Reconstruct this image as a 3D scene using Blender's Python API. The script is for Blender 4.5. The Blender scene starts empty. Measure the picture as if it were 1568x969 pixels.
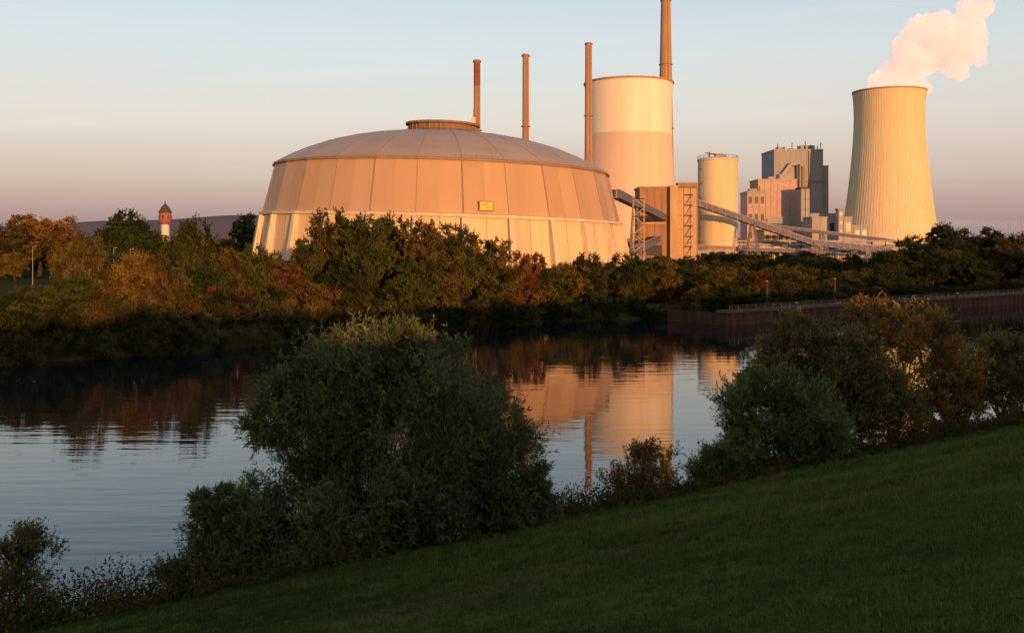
import bpy, math, numpy as np
from mathutils import Vector
rnd = np.random.default_rng(7)
sc = bpy.context.scene
sc.view_settings.view_transform='Standard'; sc.view_settings.look='None'; sc.view_settings.exposure=0
COL = sc.collection

# ------------------------------------------------------------------ materials
def newmat(name):
    m=bpy.data.materials.new(name); m.use_nodes=True
    nt=m.node_tree; nt.nodes.clear()
    out=nt.nodes.new('ShaderNodeOutputMaterial')
    return m,nt,out
def N(nt,t,**kw):
    n=nt.nodes.new(t)
    for k,v in kw.items(): setattr(n,k,v)
    return n
def surf(name,c1,c2=None,rough=.8,scale=(1,1,1),nscale=.3,bump=0.0,metal=0.0,detail=6,c3=None):
    m,nt,out=newmat(name); L=nt.links
    b=N(nt,'ShaderNodeBsdfPrincipled'); b.inputs['Roughness'].default_value=rough; b.inputs['Metallic'].default_value=metal
    b.inputs['Specular IOR Level'].default_value=.25
    L.new(b.outputs[0],out.inputs[0])
    tc=N(nt,'ShaderNodeTexCoord'); mp=N(nt,'ShaderNodeMapping'); mp.inputs['Scale'].default_value=scale
    L.new(tc.outputs['Object'],mp.inputs[0])
    no=N(nt,'ShaderNodeTexNoise'); no.inputs['Scale'].default_value=nscale; no.inputs['Detail'].default_value=detail
    L.new(mp.outputs[0],no.inputs[0])
    cr=N(nt,'ShaderNodeValToRGB'); c2=c2 or tuple(x*.75 for x in c1)
    cr.color_ramp.elements[0].position=.32; cr.color_ramp.elements[0].color=(*c2,1)
    cr.color_ramp.elements[1].position=.68; cr.color_ramp.elements[1].color=(*c1,1)
    if c3:
        e=cr.color_ramp.elements.new(.5); e.color=(*c3,1)
    L.new(no.outputs[0],cr.inputs[0]); L.new(cr.outputs[0],b.inputs['Base Color'])
    if bump:
        bp=N(nt,'ShaderNodeBump'); bp.inputs['Strength'].default_value=bump
        L.new(no.outputs[0],bp.inputs['Height']); L.new(bp.outputs[0],b.inputs['Normal'])
    return m
def leafmat(name,cols=None,trans=.3,objcol=False):
    m,nt,out=newmat(name); L=nt.links
    at=N(nt,'ShaderNodeAttribute',attribute_name='tint')
    sp=N(nt,'ShaderNodeSeparateColor'); L.new(at.outputs['Color'],sp.inputs[0])
    if objcol:
        oi=N(nt,'ShaderNodeObjectInfo'); base=oi.outputs['Color']
        ad=N(nt,'ShaderNodeMath',operation='MULTIPLY_ADD'); L.new(sp.outputs[0],ad.inputs[0]); ad.inputs[1].default_value=1.3; ad.inputs[2].default_value=.32
        mu=N(nt,'ShaderNodeVectorMath',operation='SCALE'); L.new(base,mu.inputs[0]); L.new(ad.outputs[0],mu.inputs['Scale'])
        mx=N(nt,'ShaderNodeMix',data_type='RGBA'); 
        L.new(sp.outputs[1],mx.inputs[0]); L.new(mu.outputs[0],mx.inputs[6])
        hs=N(nt,'ShaderNodeHueSaturation'); hs.inputs['Hue'].default_value=.515; hs.inputs['Value'].default_value=1.3; L.new(mu.outputs[0],hs.inputs['Color'])
        L.new(hs.outputs[0],mx.inputs[7]); col=mx.outputs[2]
    else:
        cr=N(nt,'ShaderNodeValToRGB')
        ad=N(nt,'ShaderNodeMath',operation='MULTIPLY_ADD'); L.new(sp.outputs[1],ad.inputs[0]); ad.inputs[1].default_value=.45
        m2=N(nt,'ShaderNodeMath',operation='MULTIPLY'); L.new(sp.outputs[0],m2.inputs[0]); m2.inputs[1].default_value=.55
        L.new(m2.outputs[0],ad.inputs[2]); L.new(ad.outputs[0],cr.inputs[0])
        el=cr.color_ramp.elements; el[0].position=.1; el[0].color=(*cols[0],1); el[1].position=.9; el[1].color=(*cols[-1],1)
        if len(cols)==3: e=el.new(.5); e.color=(*cols[1],1)
        col=cr.outputs[0]
    d=N(nt,'ShaderNodeBsdfDiffuse'); t=N(nt,'ShaderNodeBsdfTranslucent'); mx2=N(nt,'ShaderNodeMixShader'); mx2.inputs[0].default_value=trans
    L.new(col,d.inputs[0]); L.new(col,t.inputs[0]); L.new(d.outputs[0],mx2.inputs[1]); L.new(t.outputs[0],mx2.inputs[2]); L.new(mx2.outputs[0],out.inputs[0])
    return m

M={}
M['bark']=surf('bark',(.07,.05,.035),(.03,.022,.015),nscale=4,rough=.95,bump=.4)
M['leaf_far']=leafmat('leaf_far',objcol=True,trans=.22)
M['leaf_willow']=leafmat('leaf_willow',[(.055,.060,.020),(.135,.142,.050),(.25,.25,.095)],.33)
M['leaf_green']=leafmat('leaf_green',[(.06,.072,.020),(.145,.172,.042),(.27,.285,.085)],.33)
M['leaf_olive']=leafmat('leaf_olive',[(.07,.060,.020),(.18,.145,.045),(.30,.225,.065)],.33)
M['leaf_autumn']=leafmat('leaf_autumn',[(.12,.075,.020),(.30,.155,.035),(.48,.24,.05)],.38)
M['leaf_under']=leafmat('leaf_under',[(.026,.030,.010),(.072,.070,.022),(.20,.085,.028)],.25)
M['blade']=leafmat('blade',[(.036,.044,.010),(.082,.108,.019),(.17,.19,.038)],.28)
M['panel']=surf('dome_panel',(.50,.310,.175),(.45,.28,.155),rough=.6,scale=(1,1,.25),nscale=.12)
M['panel2']=surf('dome_panel_aged',(.46,.285,.16),(.42,.26,.145),rough=.65,scale=(1,1,.2),nscale=.15)
M['roofm']=surf('dome_roof',(.42,.305,.225),(.36,.265,.20),rough=.5,nscale=.08)
M['skirt']=surf('dome_skirt',(.72,.52,.30),(.64,.45,.26),rough=.7,scale=(1,1,.15),nscale=.4)
M['skirt2']=surf('dome_skirt_aged',(.66,.46,.26),(.58,.40,.23),rough=.7,scale=(1,1,.12),nscale=.5)
M['pillar']=surf('pillar_concrete',(.70,.55,.38),(.54,.42,.29),rough=.85,scale=(1,1,.3),nscale=.8)
M['rib']=surf('rib_metal',(.30,.19,.12),rough=.6,nscale=.5)
M['roofrib']=surf('roof_rib_metal',(.37,.27,.20),rough=.6,nscale=.5)
M['dark']=surf('dark_steel',(.05,.045,.05),rough=.6,nscale=1)
M['cup']=surf('cupola_clad',(.26,.15,.08),(.18,.11,.06),nscale=.8)
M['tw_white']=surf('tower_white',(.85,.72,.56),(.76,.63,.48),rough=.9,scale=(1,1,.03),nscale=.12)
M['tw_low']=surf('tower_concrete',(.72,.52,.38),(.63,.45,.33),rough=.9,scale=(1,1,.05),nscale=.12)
M['tw2']=surf('tower_fluted',(.77,.60,.36),(.68,.52,.31),rough=.9,scale=(1,1,.02),nscale=.7,detail=4)
M['chim']=surf('chimney_concrete',(.44,.25,.14),(.34,.19,.11),rough=.9,scale=(1,1,.1),nscale=.6)
M['chimr']=surf('chimney_red',(.34,.09,.05),(.26,.07,.04),rough=.9,nscale=.6)
M['brown']=surf('cladding_brown',(.36,.19,.10),(.29,.15,.08),rough=.8,scale=(1,1,.2),nscale=.3)
M['tan']=surf('cladding_tan',(.52,.32,.17),(.44,.27,.15),rough=.8,scale=(1,1,.2),nscale=.3)
M['cream']=surf('silo_cream',(.74,.57,.34),(.62,.47,.28),rough=.8,scale=(1,1,.08),nscale=.35)
M['grey']=surf('cladding_grey',(.33,.31,.30),(.28,.265,.265),rough=.7,scale=(1,1,.3),nscale=.1)
M['grey2']=surf('cladding_grey_light',(.39,.34,.31),(.31,.28,.27),rough=.7,nscale=.1)
M['pink']=surf('cladding_pink',(.48,.33,.26),(.40,.27,.22),rough=.8,nscale=.2)
M['steelblue']=surf('conveyor_steel',(.15,.14,.19),(.10,.095,.13),rough=.6,nscale=.6)
M['win']=surf('window_glass',(.05,.055,.06),(.03,.03,.035),rough=.15,nscale=1)
M['yellow']=surf('sign_yellow',(.85,.60,.06),(.75,.35,.03),rough=.5,nscale=.9)
M['brick']=surf('brick_wall',(.35,.12,.07),(.26,.09,.05),nscale=1.2)
M['slate']=surf('roof_slate',(.09,.06,.06),nscale=1)
M['plaster']=surf('plaster',(.7,.62,.5),nscale=.6)
M['pile']=surf('sheet_pile',(.105,.044,.026),(.05,.023,.016),rough=.85,scale=(1,1,.3),nscale=.8,bump=.2)
M['cap']=surf('quay_coping',(.15,.085,.058),(.09,.055,.04),nscale=.8,rough=.9)
M['rail']=surf('rail_paint',(.42,.30,.23),nscale=1)
M['hill']=surf('hill_far',(.13,.105,.135),(.10,.085,.115),nscale=.004,rough=1)  # mauve distance haze put into the hill base colour

# ------------------------------------------------------------------ mesh helpers
class MB:
    def __init__(s): s.v=[]; s.f=[]; s.m=[]; s.mats=[]
    def mi(s,k):
        if k not in s.mats: s.mats.append(k)
        return s.mats.index(k)
    def add(s,vs,fs,k):
        o=len(s.v); s.v.extend([tuple(v) for v in vs]); i=s.mi(k)
        for f in fs: s.f.append(tuple(a+o for a in f)); s.m.append(i)
    def box(s,x0,x1,y0,y1,z0,z1,k):
        s.add([(x0,y0,z0),(x1,y0,z0),(x1,y1,z0),(x0,y1,z0),(x0,y0,z1),(x1,y0,z1),(x1,y1,z1),(x0,y1,z1)],
          [(0,3,2,1),(4,5,6,7),(0,1,5,4),(1,2,6,5),(2,3,7,6),(3,0,4,7)],k)
    def beam(s,p0,p1,w,h,k):
        p0=Vector(p0);p1=Vector(p1);d=(p1-p0).normalized()
        up=Vector((0,0,1)) if abs(d.z)<.95 else Vector((0,1,0))
        a=d.cross(up).normalized(); b=a.cross(d).normalized()
        vs=[]
        for p in (p0,p1):
            for sx,sz in((-1,-1),(1,-1),(1,1),(-1,1)): vs.append(p+a*sx*w/2+b*sz*h/2)
        s.add(vs,[(0,1,2,3),(7,6,5,4),(0,4,5,1),(1,5,6,2),(2,6,7,3),(3,7,4,0)],k)
    def tube(s,p0,p1,r0,r1,k,n=8):
        p0=Vector(p0);p1=Vector(p1);d=(p1-p0).normalized()
        up=Vector((0,0,1)) if abs(d.z)<.95 else Vector((0,1,0))
        a=d.cross(up).normalized(); b=a.cross(d).normalized(); vs=[]
        for p,r in((p0,r0),(p1,r1)):
            for i in range(n):
                t=2*math.pi*i/n; vs.append(p+a*r*math.cos(t)+b*r*math.sin(t))
        fs=[(i,(i+1)%n,n+(i+1)%n,n+i) for i in range(n)]+[tuple(range(n))[::-1],tuple(range(n,2*n))]
        s.add(vs,fs,k)
    def rev(s,prof,cx,cy,k,n=64,off=0.0,cap=False):
        vs=[];fs=[]
        for r,z in prof:
            for i in range(n):
                t=off+2*math.pi*i/n; vs.append((cx+r*math.sin(t),cy-r*math.cos(t),z))
        for j in range(len(prof)-1):
            for i in range(n):
                a=j*n+i;b=j*n+(i+1)%n; fs.append((a,b,b+n,a+n))
        if cap: fs.append(tuple(range((len(prof)-1)*n,len(prof)*n)))
        s.add(vs,fs,k)
    def obj(s,name,parent=None,smooth=False,fn=None):
        vs=[fn(v) for v in s.v] if fn else s.v
        me=bpy.data.meshes.new(name); me.from_pydata(vs,[],s.f); me.update()
        for k in s.mats: me.materials.append(M[k])
        me.polygons.foreach_set('material_index',s.m)
        if smooth: me.polygons.foreach_set('use_smooth',[True]*len(s.f))
        o=bpy.data.objects.new(name,me); COL.objects.link(o)
        if parent: o.parent=parent
        return o
def empty(name,loc=(0,0,0)):
    e=bpy.data.objects.new(name,None); COL.objects.link(e); return e
def qmesh(name,V,F,mats,mi,tint):
    V=np.asarray(V,np.float32);F=np.asarray(F,np.int32)
    me=bpy.data.meshes.new(name); me.vertices.add(len(V)); me.vertices.foreach_set('co',V.ravel())
    me.loops.add(F.size); me.loops.foreach_set('vertex_index',F.ravel())
    me.polygons.add(len(F)); me.polygons.foreach_set('loop_start',np.arange(0,F.size,4,dtype=np.int32))
    me.update(calc_edges=True)
    for k in mats: me.materials.append(M[k])
    me.polygons.foreach_set('material_index',np.asarray(mi,np.int32))
    a=me.attributes.new('tint','FLOAT_COLOR','POINT'); a.data.foreach_set('color',np.asarray(tint,np.float32).ravel())
    me.validate(); return me
def unit(a): return a/(np.linalg.norm(a,axis=-1,keepdims=True)+1e-9)
def leaves(r,pos,d,L,W,tc):
    n=len(pos); side=unit(np.cross(d,r.normal(size=(n,3))))
    L=L*r.uniform(.6,1.3,(n,1)); W=W*r.uniform(.6,1.3,(n,1))
    V=np.stack([pos,pos+d*L*.5+side*W*.5,pos+d*L,pos+d*L*.5-side*W*.5],1).reshape(-1,3)
    F=np.arange(4*n).reshape(-1,4)
    t=np.zeros((n,4)); t[:,0]=tc; t[:,1]=r.random(n); t[:,3]=1
    return V,F,np.repeat(t,4,axis=0)
def tubes(P0,P1,R0,R1,n=4):
    P0=np.atleast_2d(P0);P1=np.atleast_2d(P1);m=len(P0)
    d=unit(P1-P0); up=np.tile([.3,.9,.1],(m,1)); a=unit(np.cross(d,up)); b=np.cross(a,d)
    V=[]
    for P,R in((P0,R0),(P1,R1)):
        for i in range(n):
            t=2*math.pi*i/n; V.append(P+(a*math.cos(t)+b*math.sin(t))*np.reshape(R,(-1,1)))
    V=np.stack(V,1).reshape(-1,3)
    F=np.array([[i,(i+1)%n,n+(i+1)%n,n+i] for i in range(n)])
    F=(F[None]+np.arange(m)[:,None,None]*2*n).reshape(-1,4)
    return V,F
def tree_mesh(name,r,blobs,base,leafk,ncl,ntw,nlf,L,W,up=.4,rcf=.38,trunk_r=.3,stems=1,twig_r=.02,shell=.45):
    VV=[];FF=[];MI=[];TT=[];off=0
    def push(V,F,m,t=None):
        nonlocal off
        VV.append(V);FF.append(F+off);off+=len(V);MI.append(np.full(len(F),m))
        TT.append(np.tile([.5,.5,0,1],(len(V),1)) if t is None else t)
    base=np.array(base,float); blobs=np.array(blobs,float)
    cen=blobs[:,:3].mean(0)
    stem_pts=[]
    for s in range(stems):
        b0=base+np.array([r.normal()*.25*stems*trunk_r*2,r.normal()*.25*stems*trunk_r*2,0]) if stems>1 else base
        top=base+(cen-base)*.55+ (r.normal(size=3)*.12*np.linalg.norm(cen-base) if stems>1 else 0)
        mid=(b0+top)/2+r.normal(size=3)*.05*np.linalg.norm(top-b0)
        push(*tubes([b0,mid],[mid,top],np.array([trunk_r,trunk_r*.75]),np.array([trunk_r*.75,trunk_r*.5]),8),0)
        stem_pts+= [mid,top]
    sp=np.array(stem_pts)
    for B in blobs:
        c=B[:3];rb=B[3]
        j=np.argmin(np.linalg.norm(sp-c,axis=1)); s0=sp[j]
        mid=(s0+c)/2+r.normal(size=3)*.1*np.linalg.norm(c-s0); mid[2]-=.05*np.linalg.norm(c-s0)
        push(*tubes([s0,mid],[mid,c],np.array([trunk_r*.45,trunk_r*.3]),np.array([trunk_r*.3,trunk_r*.16]),5),0)
        k=max(3,int(ncl*r.uniform(.8,1.2)))
        dr=unit(r.normal(size=(k,3))); rad=rb*(shell+(1-shell)*r.random((k,1))**.6)
        cc=c+dr*rad
        push(*tubes(np.tile(c,(k,1)),cc,np.full(k,trunk_r*.13),np.full(k,trunk_r*.05),3),0)
        ct=r.random(k)
        T=ntw; st=np.repeat(cc,T,0)+r.normal(size=(k*T,3))*rb*rcf*.25
        dd=unit(np.repeat(dr,T,0)*.5+unit(r.normal(size=(k*T,3)))*.9+np.array([0,0,up]))
        ln=rb*rcf*r.uniform(.6,1.7,(k*T,1))
        en=st+dd*ln
        if twig_r>0: push(*tubes(st,en,np.full(k*T,twig_r),np.full(k*T,twig_r*.4),3),0)
        t=r.uniform(.12,1,(k*T,nlf,1))
        pos=(st[:,None]+(dd*ln)[:,None]*t).reshape(-1,3)
        ld=unit(np.repeat(dd,nlf,0)*.7+unit(r.normal(size=(k*T*nlf,3)))*.75)
        tc=np.repeat(np.repeat(ct,T),nlf)*.75+.25*r.random()
        push(*(lambda a:(a[0],a[1],1,a[2]))(leaves(r,pos,ld,L,W,tc)))
    return qmesh(name,np.concatenate(VV),np.concatenate(FF),['bark',leafk],np.concatenate(MI),np.concatenate(TT))
def put(name,me,loc=(0,0,0),sc_=(1,1,1),rot=0,color=None):
    o=bpy.data.objects.new(name,me); o.location=loc;o.scale=sc_;o.rotation_euler=(0,0,rot)
    if color: o.color=(*color,1)
    COL.objects.link(o); return o

# ------------------------------------------------------------------ terrain
FX=np.array([-9000,-300,-62,-43,-30,-16,11,34,37,40,128,9000.]); FY=np.array([-6000,-40,121,136,152,168,190,198,190,181,248,7000.])
def yfar(x): return np.interp(x,FX,FY)
def ynear(x): return 38+(x+17)*.724
def wob(x,y): return np.sin(x*.31+1.3*np.sin(y*.17))*np.cos(y*.27+np.sin(x*.11))
def hgt(x,y):
    x=np.asarray(x,float);y=np.asarray(y,float)
    s=-.587*x+.81*y
    near=13.3-.31*np.clip(s,0,60)+.10*wob(x,y)*np.clip(s/10,0,1)+.035*wob(x*4.1,y*4.7)*np.clip(s/10,0,1)
    near=np.where(s<0,13.3+np.clip(-s-8,0,60)*.06,near)
    s2=s+ .6*wob(x*1.7,y*1.3)
    near=np.where(s2>40,np.minimum(near,.8-(s2-40)*.9),near)
    near=np.maximum(near,-2)
    d=y-yfar(x)
    nat=-2+np.clip((d+3+.9*wob(x*1.5,y*1.5))/10,0,1)*4.6
    q=np.where(d<1,-2,2.5)
    far=np.where(x>38,q,nat)+np.clip((d-10)/200,0,1)*.8
    mid=(ynear(x)+yfar(x))/2
    return np.where(y>mid,far,near)
def axis(lo,hi,st,far):
    core=np.arange(lo,hi,st); out=[];d=st;p=core[-1]
    while p<far: d*=1.18;p+=d;out.append(p)
    o2=[];d=st;p=core[0]
    while p>-far: d*=1.18;p-=d;o2.append(p)
    return np.concatenate([o2[::-1],core,out])
ax=axis(-90,150,1.0,11000); ay=axis(-15,270,1.0,11000)
GX,GY=np.meshgrid(ax,ay); GZ=hgt(GX,GY)
nx,ny=len(ax),len(ay); idx=np.arange(nx*ny).reshape(ny,nx)
F=np.stack([idx[:-1,:-1],idx[:-1,1:],idx[1:,1:],idx[1:,:-1]],-1).reshape(-1,4)
S=-.587*GX+.81*GY
def pathmask(x,y):
    s=-.587*x+.81*y
    a=.55*np.exp(-((s-15.6-.8*np.sin(x*.35))/1.2)**2)*np.clip((x+9)/5,0,1)*np.clip((19-x)/9,0,1)*(.6+.4*np.sin(x*1.7)*np.sin(x*.9+1))
    b=.8*np.exp(-((s-34.6-1.0*np.sin(x*.13))/1.2)**2)*np.where(x<24,1,0)
    return np.maximum(a,b)*np.where((y<90)&(y>0),1,0)
path=pathmask(GX,GY)
dirt=np.clip((S-38.5)/2,0,1)*(GY<ynear(GX)+20)
soil=np.clip(np.maximum(path,dirt),0,1)
isfar=(GY>(ynear(GX)+yfar(GX))/2).astype(float)
tint=np.stack([soil,isfar,np.zeros_like(soil),np.ones_like(soil)],-1).reshape(-1,4)
def groundmat():
    m,nt,out=newmat('ground_grass'); L=nt.links
    at=N(nt,'ShaderNodeAttribute',attribute_name='tint'); sp=N(nt,'ShaderNodeSeparateColor'); L.new(at.outputs[0],sp.inputs[0])
    tc=N(nt,'ShaderNodeTexCoord')
    def noise(s,d=8):
        n=N(nt,'ShaderNodeTexNoise'); n.inputs['Scale'].default_value=s; n.inputs['Detail'].default_value=d; L.new(tc.outputs['Object'],n.inputs[0]); return n
    n1=noise(.35);n2=noise(9,4)
    ad=N(nt,'ShaderNodeMath',operation='MULTIPLY_ADD'); L.new(n2.outputs[0],ad.inputs[0]); ad.inputs[1].default_value=.5
    h=N(nt,'ShaderNodeMath',operation='MULTIPLY');L.new(n1.outputs[0],h.inputs[0]);h.inputs[1].default_value=.5;L.new(h.outputs[0],ad.inputs[2])
    def ramp(a,b):
        c=N(nt,'ShaderNodeValToRGB'); c.color_ramp.elements[0].position=.38;c.color_ramp.elements[0].color=(*a,1);c.color_ramp.elements[1].position=.62;c.color_ramp.elements[1].color=(*b,1);L.new(ad.outputs[0],c.inputs[0]);return c
    g=ramp((.036,.046,.010),(.10,.115,.024)); f=ramp((.040,.040,.015),(.095,.075,.030)); s=ramp((.07,.045,.022),(.15,.095,.048))
    m1=N(nt,'ShaderNodeMix',data_type='RGBA'); L.new(sp.outputs[1],m1.inputs[0]);L.new(g.outputs[0],m1.inputs[6]);L.new(f.outputs[0],m1.inputs[7])
    m2=N(nt,'ShaderNodeMix',data_type='RGBA'); 
    sm=N(nt,'ShaderNodeMath',operation='MULTIPLY'); L.new(sp.outputs[0],sm.inputs[0]); L.new(n1.outputs[0],sm.inputs[1]); sm2=N(nt,'ShaderNodeMath',operation='MULTIPLY',use_clamp=True); L.new(sm.outputs[0],sm2.inputs[0]); sm2.inputs[1].default_value=2.0
    L.new(sm2.outputs[0],m2.inputs[0]);L.new(m1.outputs[2],m2.inputs[6]);L.new(s.outputs[0],m2.inputs[7])
    b=N(nt,'ShaderNodeBsdfDiffuse'); L.new(m2.outputs[2],b.inputs[0])
    bp=N(nt,'ShaderNodeBump'); bp.inputs['Strength'].default_value=.7; bp.inputs['Distance'].default_value=.2; L.new(ad.outputs[0],bp.inputs['Height']); L.new(bp.outputs[0],b.inputs['Normal'])
    L.new(b.outputs[0],out.inputs[0]); return m
M['ground']=groundmat()
me=qmesh('ground',np.stack([GX,GY,GZ],-1).reshape(-1,3),F,['ground'],np.zeros(len(F)),tint)
me.polygons.foreach_set('use_smooth',[True]*len(me.polygons)); put('ground',me)

# water
def watermat():
    m,nt,out=newmat('river_water'); L=nt.links
    b=N(nt,'ShaderNodeBsdfPrincipled'); b.inputs['Base Color'].default_value=(.008,.011,.013,1); b.inputs['Roughness'].default_value=.025; b.inputs['IOR'].default_value=1.40
    tc=N(nt,'ShaderNodeTexCoord')
    def nz(sc,rot,s,d):
        mp=N(nt,'ShaderNodeMapping'); mp.inputs['Scale'].default_value=sc; mp.inputs['Rotation'].default_value=(0,0,rot); L.new(tc.outputs['Object'],mp.inputs[0])
        n=N(nt,'ShaderNodeTexNoise'); n.inputs['Scale'].default_value=s; n.inputs['Detail'].default_value=d; L.new(mp.outputs[0],n.inputs[0]); return n
    a=nz((.13,.62,1),.10,1.0,2); c=nz((.45,1.7,1),-.1,1.4,2); p=nz((.02,.05,1),.3,1,3)
    ad=N(nt,'ShaderNodeMath',operation='MULTIPLY_ADD'); L.new(c.outputs[0],ad.inputs[0]); ad.inputs[1].default_value=.16; L.new(a.outputs[0],ad.inputs[2])
    mr=N(nt,'ShaderNodeMapRange'); mr.inputs[1].default_value=.38; mr.inputs[2].default_value=.64; mr.inputs[3].default_value=.3; mr.inputs[4].default_value=1.0; L.new(p.outputs[0],mr.inputs[0])
    bp=N(nt,'ShaderNodeBump'); bp.inputs['Distance'].default_value=.036; L.new(mr.outputs[0],bp.inputs['Strength']); L.new(ad.outputs[0],bp.inputs['Height'])
    L.new(bp.outputs[0],b.inputs['Normal']); L.new(b.outputs[0],out.inputs[0]); return m
M['water']=watermat()
w=MB(); w.add([(-2500,-2500,0),(2500,-2500,0),(2500,2500,0),(-2500,2500,0)],[(0,1,2,3)],'water'); w.obj('river_water')

# hills
hb=MB(); xs=np.linspace(-7000,7000,160); vs=[];fs=[]
for i,x in enumerate(xs):
    u=x/1000; z=150+38*math.sin(u*.9+1)+25*math.sin(u*2.3)+9*math.sin(u*6.1)+(45 if x<-600 else -60*min(1,(x+600)/800)) 
    if x>-600: z*=.45
    vs+=[(x,6000,0),(x,6300,z*.75),(x,6700,z)]
for i in range(len(xs)-1):
    for j in range(2): a=i*3+j; fs.append((a,a+3,a+4,a+1))
hb.add(vs,fs,'hill'); hb.obj('distant_hills',smooth=True)

# ------------------------------------------------------------------ storage dome
CX,CY=-22.9,330.0; NS=28; OFF=math.radians(9.5)
def shear(v): 
    x,y,z=v; return (x,y,z-.028*(x-CX)*min(1,max(0,z-3)/20))
dome=empty('coal_storage_dome')
def part(fn,name,smooth=False):
    b=MB(); fn(b); return b.obj(name,dome,smooth,shear)
def facets(b,prof,ka,kb,seed):
    q=np.random.default_rng(seed)
    for i in range(NS*2):
        # each bay is two cladding fields meeting at the bay middle
        t0=OFF+2*math.pi*(i//2)/NS; t1=t0+2*math.pi/NS; h=(i%2)
        vs=[]
        for r_,z in prof:
            A=Vector((CX+r_*math.sin(t0),CY-r_*math.cos(t0),z)); B=Vector((CX+r_*math.sin(t1),CY-r_*math.cos(t1),z)); m=(A+B)/2
            vs+= [A,m] if h==0 else [m,B]
        b.add(vs,[(0,1,3,2)],ka if q.random()<.6 else kb)
part(lambda b:facets(b,[(60.6,2),(58.2,22.4)],'skirt','skirt2',3),'skirt_wall')
part(lambda b:facets(b,[(58.2,23.4),(54.5,38.2)],'panel','panel2',4),'upper_wall')
roofp=[(54.6,38.9),(50.5,41.3),(45,43.9),(38,46.6),(30,48.7),(22,50.1),(12,51.0)]
part(lambda b:b.rev(roofp,CX,CY,'roofm',NS,OFF),'roof_shell')
part(lambda b:b.rev([(58.1,22.3),(59.3,22.4),(59.3,23.2),(58.0,23.5)],CX,CY,'pillar',NS,OFF),'ring_ledge')
part(lambda b:b.rev([(54.3,38.1),(55.1,38.2),(55.1,38.8),(54.4,39.0)],CX,CY,'rib',NS,OFF),'eaves_ring')
def pil(b):
    for i in range(NS):
        t=OFF+2*math.pi*i/NS; rx,ry=math.sin(t),-math.cos(t); tx,ty=math.cos(t),math.sin(t); vs=[]
        for z,ri,ro,w_ in((2,59.5,63.6,.85),(22.25,57.4,59.6,.6)):
            for r_,s_ in((ri,-1),(ro,-1),(ro,1),(ri,1)): vs.append((CX+rx*r_+tx*w_*s_,CY+ry*r_+ty*w_*s_,z))
        b.add(vs,[(0,1,5,4),(1,2,6,5),(2,3,7,6),(4,5,6,7)],'pillar')
part(pil,'pillars')
def ribs(b):
    for i in range(NS):
        t=OFF+2*math.pi*i/NS; w_=.42 if i%2==0 else .10
        def P(r_,z): return (CX+math.sin(t)*r_,CY-math.cos(t)*r_,z)
        b.beam(P(58.15,23.4),P(54.45,38.1),w_,.4,'rib')
        for a,c in zip(roofp[:-1],roofp[1:]): b.beam(P(a[0],a[1]+.02),P(c[0],c[1]+.02),.10 if i%2 else .22,.10,'roofrib')
        t2=t+math.pi/NS; cs=math.cos(math.pi/NS)
        q=lambda r_,z:(CX+math.sin(t2)*r_*cs,CY-math.cos(t2)*r_*cs,z)
        b.beam(q(60.6,2),q(58.25,22.3),.14,.1,'rib')
    for z_,r_ in((9,59.75),(15.5,59.0)): b.rev([(r_+.0,z_),(r_+.12,z_+.02),(r_,z_+.2)],CX,CY,'skirt',NS,OFF)
part(ribs,'seam_ribs')
def cup(b):
    z0=50.2
    b.rev([(11.4,z0),(11.4,z0+3.3)],CX,CY,'cup',20,0)
    b.rev([(12.2,z0+3.3),(12.4,z0+3.5),(12.4,z0+4.1),(9,z0+4.4),(.1,z0+4.7)],CX,CY,'cup',20,0)
    b.rev([(11.4,z0+3.3),(12.2,z0+3.3)],CX,CY,'dark',20,0)
    for i in range(40):
        t=2*math.pi*i/40; c_=(math.cos(math.pi/20) if i%2 else 1)*11.5
        x,y=CX+math.sin(t)*c_,CY-math.cos(t)*c_; b.beam((x,y,z0),(x,y,z0+3.25),.26,.26,'rib')
    b.rev([(11.55,z0+.2),(13.2,z0+.2),(13.2,z0+.35),(11.55,z0+.35)],CX,CY,'dark',20,0)
    for i in range(24):
        t=2*math.pi*i/24; x,y=CX+math.sin(t)*13.1,CY-math.cos(t)*13.1; b.beam((x,y,z0+.3),(x,y,z0+1.5),.09,.09,'dark')
    b.rev([(13.1,z0+1.4),(13.1,z0+1.52)],CX,CY,'dark',24,0)
    b.box(CX+9.6,CX+11,CY-6,CY-4.6,z0+4.0,z0+6.0,'cream'); b.beam((CX+10.3,CY-5.3,z0+6),(CX+10.3,CY-5.3,z0+8.4),.12,.12,'dark')
part(cup,'roof_cupola')
def sign(b):
    t=math.radians(15.8); cs=math.cos(math.radians(180/NS))
    r_=58.15*cs+.35
    c=Vector((CX+math.sin(t)*r_,CY-math.cos(t)*r_,25.6)); tx=Vector((math.cos(t),math.sin(t),0)); nn=Vector((math.sin(t),-math.cos(t),0))
    b.beam(c-tx*2.1,c+tx*2.1,.3,2.8,'rib'); c2=c+nn*.2
    b.beam(c2-tx*1.8,c2+tx*1.8,.1,2.2,'yellow'); c3=c2+nn*.07
    b.beam(c3-tx*1.2+Vector((0,0,.3)),c3+tx*.3+Vector((0,0,.5)),.05,.35,'rib'); b.beam(c3-tx*.2-Vector((0,0,.4)),c3+tx*1.2-Vector((0,0,.3)),.05,.3,'rib')
part(sign,'yellow_sign_panel')
def rl(b):
    for i in range(9):
        t=math.radians(8+i*1.6); r_=54.9*math.cos(math.radians(3)); x,y=CX+math.sin(t)*r_,CY-math.cos(t)*r_; b.beam((x,y,38.8),(x,y,40),.08,.08,'rail')
        if i<8:
            t2=math.radians(8+(i+1)*1.6); b.beam((x,y,39.95),(CX+math.sin(t2)*r_,CY-math.cos(t2)*r_,39.95),.08,.08,'rail')
part(rl,'eaves_railing')

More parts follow.
